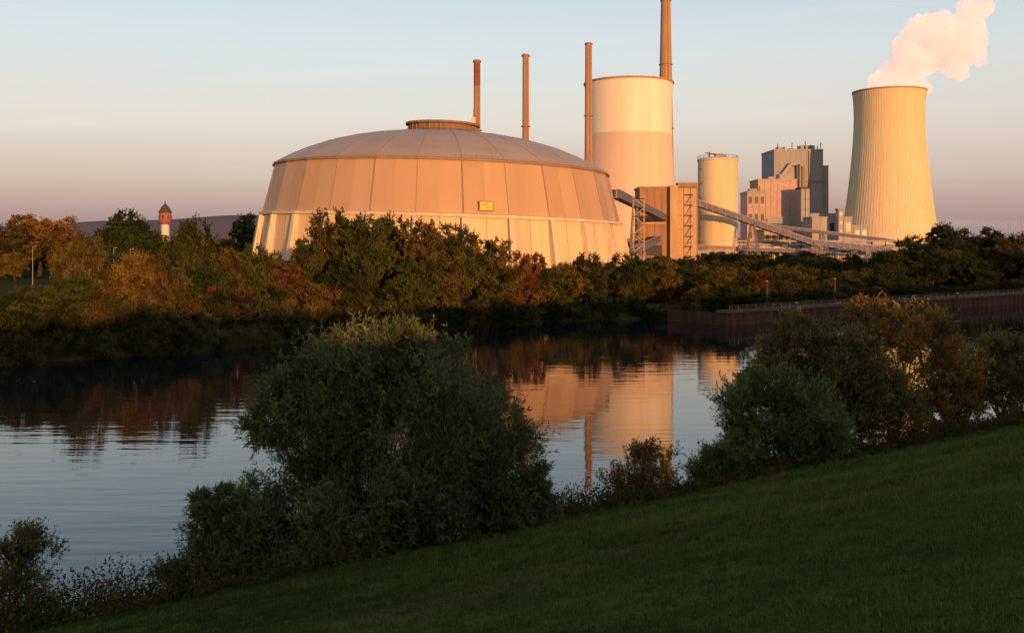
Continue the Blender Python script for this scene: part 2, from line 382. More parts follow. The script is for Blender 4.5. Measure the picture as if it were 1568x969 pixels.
# ------------------------------------------------------------------ chimneys
def chimney(x,y,h,rt,rb,bands=(),rings=2,pipe=False,n=24):
    e=empty('power_plant_chimney'); b=MB()
    b.rev([(rb,2),(rb*.55+rt*.45,h*.35),(rt,h-3),(rt,h)],x,y,'chim',n); b.rev([(rt*.8,h),(rt*.8,h-6)],x,y,'dark',n); b.rev([(rt,h),(rt*.8,h)],x,y,'chim',n)
    b.obj('shaft',e,True)
    b=MB()
    for z in [h-1.2]+[h*(.45+.22*i) for i in range(rings)]:
        rr=rb+(rt-rb)*min(1,z/h) ; rr=max(rr,rt)
        b.rev([(rr,z),(rr+.5,z+.1),(rr+.5,z+.7),(rr,z+.8)],x,y,'rib',n)
    b.obj('platform_rings',e)
    b=MB()
    for z0,z1,k in bands:
        b.rev([(rt+.06,z0),(rt+.06,z1)],x,y,k,n)
    if bands: b.obj('paint_bands',e,True)
    b=MB(); 
    for i in (-1,1): b.beam((x+.25*i+rt*.3,y-rb*.98,4),(x+.25*i+rt*.3,y-rt-.1,h-2),.1,.1,'dark')
    b.obj('ladder',e)
chimney(-15.8,450,97.7,1.45,1.75,[(86,96.3,'chimr')])
chimney(6.2,450,100.3,1.45,1.75)
chimney(50,650,145.5,2.2,3.2)
chimney(139,900,262,3.9,9.5,rings=3)

# ------------------------------------------------------------------ cooling towers
def ctower(x,y,prof,k_of,n=72):
    e=empty('cooling_tower')
    P=np.array(prof); zz=np.linspace(P[0,1],P[-1,1],40)
    co=np.polyfit(P[:,1],P[:,0],min(4,len(P)-1)); rr=np.polyval(co,zz)
    b=MB()
    for i in range(39): b.rev([(rr[i],zz[i]),(rr[i+1],zz[i+1])],x,y,k_of(zz[i]),n)
    ob=b.obj('shell',e,True)
    b=MB(); b.rev([(rr[-1],zz[-1]),(rr[-1]+.7,zz[-1]+.05),(rr[-1]+.7,zz[-1]+1.3),(rr[-1]-.9,zz[-1]+1.3),(rr[-1]-.9,zz[-1]-8)],x,y,'chim',n); b.obj('top_ring',e)
    b=MB(); b.rev([(rr[i]-.8,zz[i]) for i in range(39,-1,-1)],x,y,'tw_low',n); b.obj('inner_shell',e,True)
    if y>800:
        b=MB()
        for i in range(90):
            t=2*math.pi*i/90
            for j in range(0,39,3):
                j2=min(39,j+3); b.beam((x+(rr[j]+.05)*math.sin(t),y-(rr[j]+.05)*math.cos(t),zz[j]),(x+(rr[j2]+.05)*math.sin(t),y-(rr[j2]+.05)*math.cos(t),zz[j2]),.22,.26,'tw2')
        b.obj('vertical_ribs',e)
    b=MB()
    for i in range(36):
        t=2*math.pi*i/36
        for s in(-1,1):
            t2=t+s*math.pi/36; b.tube((x+(rr[0]+2)*math.sin(t),y-(rr[0]+2)*math.cos(t),2),(x+rr[0]*math.sin(t2),y-rr[0]*math.cos(t2),zz[0]+.2),.5,.5,'pillar',6)
    b.obj('base_columns',e)
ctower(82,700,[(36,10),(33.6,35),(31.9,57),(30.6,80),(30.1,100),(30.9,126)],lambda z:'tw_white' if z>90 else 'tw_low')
ctower(322,850,[(42,9),(38,27),(34,55),(31,80),(29,105),(28.6,125),(29.6,143)],lambda z:'tw2')

# ------------------------------------------------------------------ plant buildings
def bld(name,x0,x1,y0,y1,z0,z1,k,ribs_n=0,floors=0,bays=0,ribk='rib',parapet=True,extras=None,hlines=0):
    e=empty(name); b=MB(); b.box(x0,x1,y0,y1,z0,z1,k); b.obj('walls',e)
    if parapet:
        b=MB(); p=.4
        b.box(x0-p,x1+p,y0-p,y0+.3,z1+.003,z1+1.2,ribk); b.box(x0-p,x1+p,y1-.3,y1+p,z1+.003,z1+1.2,ribk)
        b.box(x0-p,x0+.3,y0+.303,y1-.303,z1+.003,z1+1.2,ribk); b.box(x1-.3,x1+p,y0+.303,y1-.303,z1+.003,z1+1.2,ribk); b.obj('parapet',e)
    if ribs_n or hlines:
        b=MB()
        for i in range(ribs_n+1):
            x=x0+(x1-x0)*i/max(1,ribs_n); b.box(x-.15,x+.15,y0-.25,y0-.002,z0,z1-.01,ribk)
        for i in range(1,hlines+1):
            z=z0+(z1-z0)*i/(hlines+1); b.box(x0+.003,x1-.003,y0-.12,y0-.001,z-.1,z+.1,ribk)
        b.obj('facade_ribs',e)
    if floors:
        b=MB(); 
        for f in range(floors):
            for a in range(bays):
                cx=x0+(x1-x0)*(a+.5)/bays; cz=z0+(z1-z0)*(f+.6)/floors; w_=(x1-x0)/bays*.28; h_=(z1-z0)/floors*.2
                b.box(cx-w_,cx+w_,y0-.1,y0+.2,cz-h_,cz+h_,'win')
        b.obj('windows',e)
    if extras:
        b=MB(); extras(b); b.obj('equipment',e)
    return e
def ex1(b):
    b.box(75.8,79.6,477,479.7,3,42.6,'tan'); b.box(79.9,89.2,479,486,42,44,'brown')
    for z in range(8,42,5): b.box(84,87,479.2,479.9,z,z+.5,'dark'); 
    for i in range(6): b.beam((84,479.3,8+i*5),(87,479.3,13+i*5),.3,.3,'rail')
    b.box(63,72,478.8,479.9,9,14,'dark'); b.box(64,74,478.9,479.8,24,25,'tan'); b.box(66,70,478.7,479.8,15.5,18,'win')
bld('coal_transfer_building',61.7,79.7,480,500,2,41,'brown',5,0,0,extras=ex1,hlines=2)
bld('boiler_annex_building',79.9,89.5,481,500,2,41.5,'tan',3,0,0,hlines=5)
# silo
e=empty('storage_silo'); b=MB(); b.rev([(10.3,2),(10.3,57.5),(10.6,57.6),(10.6,58.6),(6,59.6),(.1,60)],107.5,520,'cream',40); b.obj('shell',e)
b=MB()
for z in range(8,57,8): b.rev([(10.3,z),(10.42,z+.05),(10.3,z+.35)],107.5,520,'cream',40)
for i in range(20):
    t=2*math.pi*i/20; x,y=107.5+10.4*math.sin(t),520-10.4*math.cos(t); b.beam((x,y,58.5),(x,y,60.2),.12,.12,'dark')
b.rev([(10.4,60.1),(10.4,60.3)],107.5,520,'dark',40)
b.box(106,110,518,522,59,61.6,'grey'); b.beam((103,520,59),(103,520,62.5),.6,.6,'dark'); b.beam((98.0,516,5),(98.0,516,59),.5,.5,'rib'); b.beam((112,520,60.5),(101,520,62),.5,.5,'dark')
for i in range(7): b.box(97.2,98.9,515.2,516.8,8+i*7.5,8.4+i*7.5,'dark')
b.obj('roof_equipment_and_ladder',e)
def exg(b):
    for i,(dx,h) in enumerate([(4,6),(10,3),(17,7),(22,4),(29,8),(34,5),(40,4),(43,7)]): b.beam((237+dx,903,98.5),(237+dx,903,99+h),.6,.6,'dark')
    b.box(241,248,904,912,99,102,'grey2'); b.box(262,275,904,912,99,103.5,'grey'); b.box(252,257,906,912,99,101,'grey2')
    b.beam((239,897,70),(251,897,86),3,2.6,'grey2'); b.beam((251,897,86),(260,897,86),2.8,2.6,'grey2'); b.beam((239,896,70),(239,897,30),2.2,2.2,'dark'); b.beam((258,896,86),(258,897,30),1.6,1.6,'dark')
    b.box(262,264.5,898.5,899.8,20,84,'rib'); b.box(268,269,899,899.8,20,98,'rib')
    for z in(40,70): b.box(238,282,899.1,899.8,z,z+.7,'rib')
bld('boiler_house',237,281,900,945,2,98.5,'grey',9,0,0,'grey2',extras=exg,hlines=8)
bld('boiler_house_annex',281.3,286.5,902,940,2,84,'grey2',2,0,0,'grey',hlines=5)
bld('boiler_house_annex',262,292,880,898,2,40,'grey2',4,2,5,'grey')
bld('turbine_hall',178,206,720,745,2,60,'pink',6,0,0,'pink',hlines=3,extras=lambda b:(b.box(183,201,718.5,719.7,4,34,'grey'),b.box(186,190,722,730,60,63,'grey'),b.box(194,203,722,732,60,65,'grey2')))
bld('flue_gas_duct_tower',203,209.5,700,712,2,53,'grey',2,0,0,'dark',hlines=6)
bld('switch_house',156,168,660,680,2,48,'pink',3,4,3,'grey',extras=lambda b:(b.box(158,163,662,668,48,51,'grey'),b.beam((160,664,48),(160,664,56),.5,.5,'dark'),b.beam((165,664,48),(165,664,53),.4,.4,'dark')))
bld('workshop_building',118,150,540,560,2,14.5,'cream',8,1,8)
bld('workshop_building',152,168,600,620,2,22,'tan',4,2,4)
bld('filter_building',196,222,650,670,2,31,'grey2',5,2,5,'grey')
bld('filter_building',224,243,680,700,2,26,'grey2',4,2,4,'grey')
bld('pump_house',90,112,500,512,2,12,'grey2',4,1,5)
bld('pump_house',170,196,560,572,2,10,'cream',5,1,6)
bld('low_hall',243,330,700,730,2,12,'grey2',12,1,14)
bld('low_hall',40,60,470,485,2,16,'brown',4,2,5)
bld('stair_tower',210,213,640,646,2,36,'grey2',1,6,1,'grey')
e=empty('pipe_rack'); b=MB()
for y,z in((530,14),(531,16)): b.tube((92,y,z),(250,y+30,z),.5,.5,'grey2',8)
for i in range(20):
    x=92+i*8.2; y=530+i*1.5; b.beam((x,y,2),(x,y,16),.35,.35,'dark'); b.beam((x-2,y,13.3),(x+2,y,13.3),.3,.3,'dark')
b.obj('pipes_and_posts',e)
def conveyor(pts,w_,h_,k='steelblue'):
    e=empty('coal_conveyor_gallery'); b=MB()
    for a,c in zip(pts[:-1],pts[1:]):
        a=Vector(a);c=Vector(c); b.beam(a,c,w_,h_,k)
        L_=(c-a).length; n=int(L_/4)
        for i in range(n+1):
            p=a+(c-a)*i/n; b.beam(p-Vector((0,w_/2+.1,h_/2+.1)),p+Vector((0,-w_/2-.1,h_/2+.1)),.2,.2,'grey2' if k!='grey' else 'dark')
            if i<n:
                q=a+(c-a)*(i+1)/n; s=1 if i%2 else -1
                b.beam(p+Vector((0,-w_/2-.12,-s*h_*.5)),q+Vector((0,-w_/2-.12,s*h_*.5)),.15,.15,'grey')
        b.beam(a+Vector((0,-w_/2-.2,h_/2+.15)),c+Vector((0,-w_/2-.2,h_/2+.15)),.3,.25,'pink')
    b.obj('gallery',e); return e
def trestle(e,x,y,z,w_=4):
    b=MB()
    for s in(-1,1):
        for t in(-1,1): b.beam((x+s*w_,y+t*2,2),(x+s*.8,y+t*1.2,z),.5,.5,'steelblue')
    for i in range(3):
        f=(i+.5)/3.2; hw=w_*(1-f)+.8*f; zz=2+(z-2)*f; b.beam((x-hw,y-1.8,zz),(x+hw,y-1.8,zz),.35,.35,'steelblue')
        b.beam((x-hw,y-1.8,zz),(x+hw*.7,y-1.8,zz+(z-2)/3.5),.25,.25,'steelblue')
    b.obj('trestle',e)
e=conveyor([(36,345,32),(73,478,27)],3,3); trestle(e,48,388,28.5,2.5)
e=conveyor([(43,375,11),(60,440,14.5),(70,478,17)],3,2.6); trestle(e,56,425,11,2)
e=conveyor([(88,484,35),(157,520,15),(205,540,11)],3.0,3.0)
trestle(e,121,501,24,4); trestle(e,157,520,13.5,3); trestle(e,182,530,11,2)
e=conveyor([(128,520,24.5),(228,610,17),(262,640,13)],1.7,1.7,'steelblue'); trestle(e,175,562,20,3); trestle(e,215,598,17,3)
e=conveyor([(88,495,13),(200,560,9),(330,640,8.5)],2.6,2.0,'steelblue'); trestle(e,200,560,8,2)
e=empty('external_stair_tower'); b=MB()
for x in(41,44.6):
    for y in(335,338): b.beam((x,y,3),(x,y,31),.2,.2,'tan')
for i in range(9):
    z=3+i*3; s=i%2; b.beam((41 if s else 44.6,335,z),(44.6 if s else 41,335,z+3),.7,.2,'tan'); b.box(40.8,44.8,334.6,338.2,z+2.9,z+3.0,'dark')
b.obj('stairs',e)
e=empty('brick_water_tower'); b=MB(); X0,Y0=-209,600
b.rev([(2.6,2),(2.4,26)],X0,Y0,'plaster',16); b.obj('shaft',e)
b=MB(); b.rev([(2.5,26),(3.6,28),(3.6,33),(3.9,33.2)],X0,Y0,'brick',16); b.obj('tank_drum',e)
b=MB(); b.rev([(4.1,33.1),(2.2,36.6),(.5,38.4),(.1,40.2)],X0,Y0,'slate',16); b.obj('conical_roof',e)
b=MB()
for i in range(8):
    t=2*math.pi*i/8; b.beam((X0+3.6*math.sin(t),Y0-3.6*math.cos(t),29.5),(X0+3.6*math.sin(t),Y0-3.6*math.cos(t),31.5),.8,.3,'win')
b.obj('windows',e)
e=empty('village_church'); b=MB(); b.box(-196,-190,698,704,2,24,'plaster'); b.obj('tower',e)
b=MB(); b.add([(-196.5,697.5,24),(-189.5,697.5,24),(-189.5,704.5,24),(-196.5,704.5,24),(-193,701,36)],[(0,1,4),(1,2,4),(2,3,4),(3,0,4)],'slate'); b.obj('spire',e)
def house(x,y,w_,d_,h_,wk='plaster'):
    e=empty('village_house'); b=MB(); b.box(x,x+w_,y,y+d_,2,2+h_,wk)
    b.add([(x,y,2+h_),(x,y+d_,2+h_),(x,y+d_/2,2+h_+d_*.38)],[(0,1,2)],wk); b.add([(x+w_,y,2+h_),(x+w_,y+d_,2+h_),(x+w_,y+d_/2,2+h_+d_*.38)],[(2,1,0)],wk); b.obj('walls',e)
    b=MB(); z=2+h_; b.add([(x-.6,y-.6,z-.3),(x+w_+.6,y-.6,z-.3),(x+w_+.6,y+d_/2,z+d_*.4),(x-.6,y+d_/2,z+d_*.4),(x-.6,y+d_+.6,z-.3),(x+w_+.6,y+d_+.6,z-.3)],[(0,1,2,3),(3,2,5,4)],'slate'); b.obj('roof',e)
    b=MB()
    for i in range(3): b.box(x+w_*(i+.5)/3-.6,x+w_*(i+.5)/3+.6,y-.05,y+.1,2+h_*.45,2+h_*.75,'win')
    b.obj('windows',e)
for x,y,w_,h_ in((-186,690,14,12),(-172,700,12,10),(-205,560,16,9),(-240,580,14,8),(-283,600,15,9),(-150,640,13,11)): house(x,y,w_,10,h_)
def lamp(x,y,h):
    e=empty('street_lamp'); b=MB(); b.tube((x,y,2),(x,y,h),.10,.06,'grey2',6); b.obj('pole',e); b=MB(); b.beam((x,y,h),(x+.6,y,h+.1),.08,.08,'grey2'); b.box(x+.5,x+1.0,y-.1,y+.1,h+.02,h+.14,'grey2'); b.obj('lamp_head',e)
lamp(-130,270,14.0); lamp(-108,270,13.6); lamp(-103.5,270,13.4)
for x in(300,307,318): 
    e=empty('transmission_pylon'); b=MB(); y=600
    for s in(-1,1): b.beam((x+s*1.6,y,2),(x+s*.3,y,31),.2,.2,'grey2')
    for i in range(7): b.beam((x-1.4+i*.15,y,4+i*4),(x+1.2-i*.12,y,8+i*4),.12,.12,'grey2')
    for z in(24,28): b.beam((x-3,y,z),(x+3,y,z),.18,.18,'grey2')
    b.obj('lattice',e)

# quay wall
e=empty('quay_wall'); b=MB(); p0=np.array([38.5,181.0]); dv=np.array([88,67.]); dv/=np.linalg.norm(dv); nv=np.array([dv[1],-dv[0]])
Lq=900; st=.55; vs=[];fs=[]; n=int(Lq/st)
for i in range(n+1):
    o=(0,.0,.35,.35)[i%4]; p=p0+dv*i*st+nv*(.6+o); vs+=[(p[0],p[1],-1.5),(p[0],p[1],2.25)]
for i in range(n): fs.append((2*i,2*i+2,2*i+3,2*i+1))
b.add(vs,fs,'pile')
q0=p0+nv*.6; q1=p0-nv*14-dv*0
b.add([(q0[0],q0[1],-1.5),(q1[0],q1[1],-1.5),(q1[0],q1[1],2.25),(q0[0],q0[1],2.25)],[(0,3,2,1)],'pile'); b.obj('sheet_piles',e)
b=MB()
def strip(b,o0,o1,z0,z1,k,s0=-.4,s1=Lq):
    c=[p0+dv*s0+nv*o0,p0+dv*s1+nv*o0,p0+dv*s1+nv*o1,p0+dv*s0+nv*o1]
    b.add([(q[0],q[1],z0) for q in c]+[(q[0],q[1],z1) for q in c],[(0,3,2,1),(4,5,6,7),(0,1,5,4),(1,2,6,5),(2,3,7,6),(3,0,4,7)],k)
strip(b,1.15,-1.4,2.25,2.75,'cap'); b.obj('cap_beam',e)
b=MB()
for i in range(0,160):
    p=p0+dv*(i*2.5+.5)+nv*.9; b.beam((p[0],p[1],2.75),(p[0],p[1],3.6),.05,.05,'rail')
for z in(3.2,3.58):
    a=p0+dv*.5+nv*.9; c=p0+dv*398+nv*.9; b.beam((a[0],a[1],z),(c[0],c[1],z),.04,.04,'rail')
b.obj('railing',e)
for s in(19,46,60,78):
    p=p0+dv*s+nv*1.6; e2=empty('mooring_dolphin'); b=MB(); b.tube((p[0],p[1],-1.5),(p[0],p[1],3.4),.22,.22,'pile',10); b.tube((p[0],p[1],3.4),(p[0],p[1],3.7),.3,.25,'rail',10); b.obj('pile',e2)
for s in(16,38):
    p=p0+dv*s-nv*3; e2=empty('mooring_post'); b=MB(); b.tube((p[0],p[1],2),(p[0],p[1],7.5),.3,.24,'bark',10); b.tube((p[0],p[1],7.5),(p[0],p[1],7.8),.34,.1,'rib',10); b.obj('post',e2)

# ------------------------------------------------------------------ vegetation
def ball_blobs(r,H,rx,n,z0,rb):
    out=[]
    zc=(H+z0)/2; rz=(H-z0)/2
    for i in range(n):
        d=unit(r.normal(size=3)); f=r.uniform(.35,.85)
        rr=rb*r.uniform(.7,1.25)
        out.append((d[0]*(rx-rr*.5)*f*1.1,d[1]*(rx-rr*.5)*f*1.1,zc+d[2]*(rz-rr*.6)*f*1.1,rr))
    return out
variants=[]
for i,(rx,nb,z0,rb) in enumerate([(4.2,19,.9,1.8),(3.6,18,.8,1.7),(4.6,22,.4,1.8),(3.0,15,.6,1.5)]):
    r=np.random.default_rng(50+i)
    variants.append(tree_mesh('deciduous_tree_v%d'%i,r,ball_blobs(r,10,rx,nb,z0,rb),(0,0,-.3),'leaf_far',14,14,13,.22,.14,up=.3,rcf=.30,trunk_r=.25,twig_r=0,shell=.6))
shr=[]
for i in range(2):
    r=np.random.default_rng(80+i); bl=[(r.normal()*2.2,r.normal()*2.2,r.uniform(.6,3.4),r.uniform(1.1,1.8)) for _ in range(9)]
    shr.append(tree_mesh('shrub_v%d'%i,r,bl,(0,0,-.2),'leaf_far',9,11,11,.26,.13,up=.5,rcf=.45,trunk_r=.12,twig_r=0))
G=(.066,.068,.020); DG=(.034,.042,.015); O=(.145,.086,.024); B=(.098,.072,.023); R=(.14,.052,.022); Y=(.17,.11,.03)
def T(bt,D,h,w_,c,v=None):
    x=bt*D; v=rnd.integers(4) if v is None else v
    rxn=[4.4,3.9,4.8,3.3][v]*2
    k=rnd.uniform(.8,1.15); c=tuple(a*k*rnd.uniform(.92,1.08) for a in c)
    put('deciduous_tree',variants[v],(x,D,float(hgt(x,D))-.1),(w_/rxn,w_/rxn,h/10.3),rnd.uniform(0,6.28),c)
def SH(x,y,h,c,w_=None):
    w_=w_ or h*rnd.uniform(1.0,1.5); k=rnd.uniform(.6,1.1); c=tuple(a*k*rnd.uniform(.92,1.08) for a in c)
    put('riverside_shrub',shr[rnd.integers(2)],(x,y,float(hgt(x,y))-.15),(w_/6,w_/6,h/4.6),rnd.uniform(0,6.28),c)
for a in [(-.475,350,23,26,O),(-.508,330,19,24,B),(-.442,350,18,18,O),(-.386,340,24.5,22,DG,2),(-.41,360,19,16,DG),(-.364,350,18,14,G),
 (-.3176,165,18.4,9.5,G,1),(-.335,172,14,8,DG,3),(-.268,400,25,13,G),(-.429,146,14.5,10,B),(-.4,150,11.5,9,G),(-.383,141,12.5,9,O),(-.36,143,12,9,B),(-.288,166,12,9,B),(-.2585,170,13,9,G),
 (-.2257,172,9.5,9,R),(-.47,128,8,10,G),(-.5,126,7,9,DG),(-.45,134,9,9,G),(-.305,158,9,9,DG),(-.24,178,11.5,9,B),(-.345,150,10,8,G),
 (-.183,178,19.6,14,B,2),(-.150,174,17.8,13,G,0),(-.1207,186,19.6,12,G,1),(-.088,180,17.4,13,B,0),(-.055,183,16.8,12,G,2),(-.0256,185,14.2,12,B,0),(-.165,171,12,10,DG,2),(-.10,173,11,10,G,2),(-.07,176,12,10,B,0),(-.20,176,14,9,G,3),
 (.017,195,11.3,8,R,0),(-.002,192,9,8,O),(.04,197,8,9,G),(.076,203,11.2,10,G,2),(.058,200,8.5,9,O),(.1155,206,11.2,12,G,2),(.095,207,9.5,9,B),(.148,208,9.4,11,B,0),(.181,212,8.2,11,G,2),(.214,214,7.8,10,O),(.135,212,9,10,DG),
 (.404,290,15.5,17,DG,2),(.437,300,18.8,20,DG,0),(.476,300,18.2,19,DG,2),(.506,290,16,16,B,0),(.54,300,18,20,G,2),(.385,286,11,12,DG,2),(.455,285,13,14,DG,2),(.49,282,12,14,B,0),(.42,282,11,12,G,0),(.525,275,13,15,B,2)]: T(*a)
for i in range(16):
    b_=.375+.012*i; T(b_,rnd.uniform(262,282),rnd.uniform(7,11.5),rnd.uniform(9,13),[DG,G,B][rnd.integers(3)],[0,2][rnd.integers(2)])
for x in np.arange(-110,37,2.1):
    y=float(yfar(x))+rnd.uniform(.3,4.0); SH(x+rnd.normal()*.7,y,rnd.uniform(2.0,4.6),[G,B,DG,G,B,DG][rnd.integers(6)])
for x in np.arange(-120,60,3.6):
    y=float(yfar(x))+rnd.uniform(7,22); SH(x,y,rnd.uniform(4.0,7.0),[G,B,O,R,DG,G][rnd.integers(6)])
for i in range(46):
    x=rnd.uniform(-70,60); SH(x,rnd.uniform(225,258),rnd.uniform(4.5,7.5),[G,B,DG,O][rnd.integers(4)])
for i in range(90):
    D=rnd.uniform(225,420); b_=rnd.uniform(.17,.40); 
    if D<yfar(b_*D)+14: D=float(yfar(b_*D))+14+rnd.uniform(0,20)
    SH(b_*D,D,rnd.uniform(3,6)*(1+.2*(D>330)),[G,B,DG,B,DG][rnd.integers(5)],rnd.uniform(7,12))
for s in np.arange(6,330,4.2):
    p=p0+dv*s-nv*rnd.uniform(5,11); SH(p[0],p[1],rnd.uniform(1.2,3.2),[G,B,DG][rnd.integers(3)],rnd.uniform(4,8))
for i in range(34):
    D=rnd.uniform(300,430); b_=rnd.uniform(.12,.43); T(b_,D,rnd.uniform(7,10.5)*D/430*1.05,rnd.uniform(8,13),[G,DG,B][rnd.integers(3)])
for i in range(60):
    D=rnd.uniform(300,620); b_=rnd.uniform(-.54,-.22); T(b_,D,rnd.uniform(8,13)*(.5+D/900),rnd.uniform(10,17),[O,DG,B,G][rnd.integers(4)])
for i in range(40):
    D=rnd.uniform(900,1600); b_=rnd.uniform(-.56,.56); T(b_,D,rnd.uniform(13,22),rnd.uniform(30,60),[DG,B,G][rnd.integers(3)])

# leaf mass added unseen behind the viewpoint, shaped to shade the near bank
r=np.random.default_rng(5)
n=60000; u=r.uniform(-260,420,n); 
tops=5.0-2.9*np.clip((u-60)/18,0,1)+.9*np.sin(u*.21)+.8*np.sin(u*.53+1)+.6*np.sin(u*1.3)
tops=np.maximum(tops,.8)
yy=-80+r.uniform(-5,5,n); zz=r.random(n)**.7*tops
gz=hgt(u,yy); pos=np.stack([u,yy,zz+np.minimum(gz,13.5)],1)
V,F_,t_=leaves(r,pos,unit(r.normal(size=(n,3))),1.3,.9,r.random(n))
put('added_shade_tree_row',qmesh('added_shade_tree_row',V,F_,['leaf_under'],np.zeros(len(F_)),t_))

# near willows and shrubs
def jit(r,bl,dy): return [(x,y+r.uniform(-dy,dy),z,q) for x,y,z,q in bl]
r=np.random.default_rng(11)
big=[(-5.3,44,9.2,1.9),(-6.9,44,9.0,1.9),(-3.8,44,8.5,1.9),(-8.6,44,8.1,1.9),(-2.4,44,7.4,2.2),(-5.3,44,6.8,2.7),(-5.3,44,5.0,3.0),(-1.5,44,5.7,2.1),(-.4,44,4.6,1.7),(-7.6,44,6.4,2.1),(-10.2,44,7.0,1.2),(-8.0,44,4.6,1.8),(-.9,44,6.9,1.4),(-9.6,44,8.3,.8),(-4.6,44,10.4,.8),(.9,44,3.6,1.0),
 (-8.8,43,2.7,2.4),(-11.2,43,2.8,1.5),(-12.4,42,2.6,1.2),(-13.1,41,1.2,1.3),(-10.2,42,1.4,1.8),(-4.7,43,2.4,2.8),(-1.4,44,3.0,2.1),(.3,44.5,2.4,1.6),(-7,41,1.8,2.2),(-3,41.5,2,1.9),(-6,42.5,3.6,2.2),(-3,43,4.2,2.1),(-11.8,41,.9,1.3),(-8.8,41,1.0,1.5),(-12.8,42.5,3.7,.7)]
put('willow_tree',tree_mesh('willow_tree',r,jit(r,big,1.3),(-6,45,-.2),'leaf_willow',22,25,16,.27,.05,up=.8,rcf=.48,trunk_r=.32,stems=4,twig_r=.008,shell=.3))
r=np.random.default_rng(12)
g2=[(16,60,4.2,2.3),(14.6,60,4.6,1.7),(17.6,60,4.6,1.7),(15.2,60,2.4,2.0),(17.4,60,2.2,2.1),(13.9,60,3.3,1.2),(16.2,60,5.8,1.2),(18.6,60.5,3.4,1.5),(14.2,59.5,1.6,1.2),(19,60.5,1.8,1.5),(13.9,60,5.9,.8),(14.5,60,6.6,.7)]
put('willow_shrub',tree_mesh('willow_shrub',r,jit(r,g2,.8),(16,60,.2),'leaf_green',22,22,14,.27,.06,up=1.0,rcf=.5,trunk_r=.15,stems=4,twig_r=.008,shell=.3))
r=np.random.default_rng(13)
g3=[(20.5,66,7.4,1.9),(19,66,7.6,1.6),(17.6,66,6.6,1.5),(22.3,66,7.0,1.7),(20.8,66,4.8,2.3),(23.3,67,4.6,2.1),(21.5,66,2.6,2.3),(24.4,67,2.2,2.0),(18.8,66,4.6,1.8),(19.2,66,9.1,1.0),(25.2,67,4.2,1.9),(23.2,67,6.8,1.3)]
put('willow_tree',tree_mesh('willow_tree2',r,jit(r,g3,1),(21,66.5,.0),'leaf_olive',20,20,13,.29,.075,up=.8,rcf=.48,trunk_r=.2,stems=3,twig_r=.01,shell=.3))
r=np.random.default_rng(14)
g4=[(25.2,70,9.6,1.3),(26.8,70,9.0,1.5),(28.6,70,8.7,1.6),(30.3,70,8.1,1.6),(25.8,70,6.8,1.7),(28.4,70,6.0,1.5),(31.4,70.5,6.2,1.3),(24.6,70,5,1.5),(26.6,70,3.8,1.7),(29.6,70.5,3.0,1.3),(28,70.3,1.8,1.4)]
put('autumn_tree',tree_mesh('autumn_tree',r,jit(r,g4,1.2),(27.3,70.5,.2),'leaf_autumn',12,14,11,.26,.12,up=.8,rcf=.5,trunk_r=.18,stems=3,twig_r=.012))
r=np.random.default_rng(15)
g5=[(32.4,74,4.6,1.6),(33.4,74,3.2,1.6),(31.6,74,3.0,1.5),(33.8,74,5.4,1.2),(32.4,74,1.6,1.3)]
put('autumn_shrub',tree_mesh('autumn_shrub',r,jit(r,g5,.8),(32.6,74,.2),'leaf_autumn',16,16,12,.24,.12,up=.8,rcf=.45,trunk_r=.12,stems=3,twig_r=.012))
r=np.random.default_rng(16)
g6=[(37,80,4.6,1.8),(39,81,4.2,2.1),(41.5,82,4.6,2.2),(38,80,2.5,2.1),(41,82,2.4,2.2),(44,84,4.4,2.4),(47,86,4.6,2.6),(36,79.5,2.6,1.5),(44,84,2,2.2),(40,81,6.0,1.4)]
put('willow_shrub',tree_mesh('willow_shrub2',r,jit(r,g6,.8),(40,81.5,.3),'leaf_olive',20,20,13,.28,.085,up=.8,rcf=.45,trunk_r=.15,stems=4,twig_r=.01,shell=.3))
r=np.random.default_rng(17)
g7=[(6.6,54,2.4,1.0),(7.6,54,2.7,1.0),(5.9,54,1.8,.8),(8.2,54,1.9,.8),(7.1,54,3.4,.6),(7,54,1.2,.8)]
put('autumn_shrub',tree_mesh('autumn_shrub2',r,jit(r,g7,.5),(6.9,54,.2),'leaf_autumn',10,14,11,.17,.07,up=1.7,rcf=.75,trunk_r=.06,stems=6,twig_r=.008))
r=np.random.default_rng(18)
g8=[(11.2,57.5,1.9,.9),(12.2,57.5,1.8,.9),(11.7,57.5,2.6,.6),(11.3,57.5,1.0,1.0),(12.6,57.5,1.0,.9)]
put('willow_shrub',tree_mesh('willow_shrub3',r,jit(r,g8,.4),(11.7,57.5,.2),'leaf_green',15,17,12,.19,.055,up=1.4,rcf=.65,trunk_r=.06,stems=4,twig_r=.008))
r=np.random.default_rng(19)
g9=[(-17.6,36,3.4,1.0),(-18.6,36,3.0,1.0),(-17.2,36,2.2,1.0),(-18.3,36,1.6,1.2),(-16.9,36,1.1,.9),(-17.8,36,4.0,.6)]
put('willow_shrub',tree_mesh('willow_shrub4',r,jit(r,g9,.5),(-17.7,36,.2),'leaf_olive',14,15,11,.15,.05,up=1.2,rcf=.52,trunk_r=.06,stems=4,twig_r=.007))

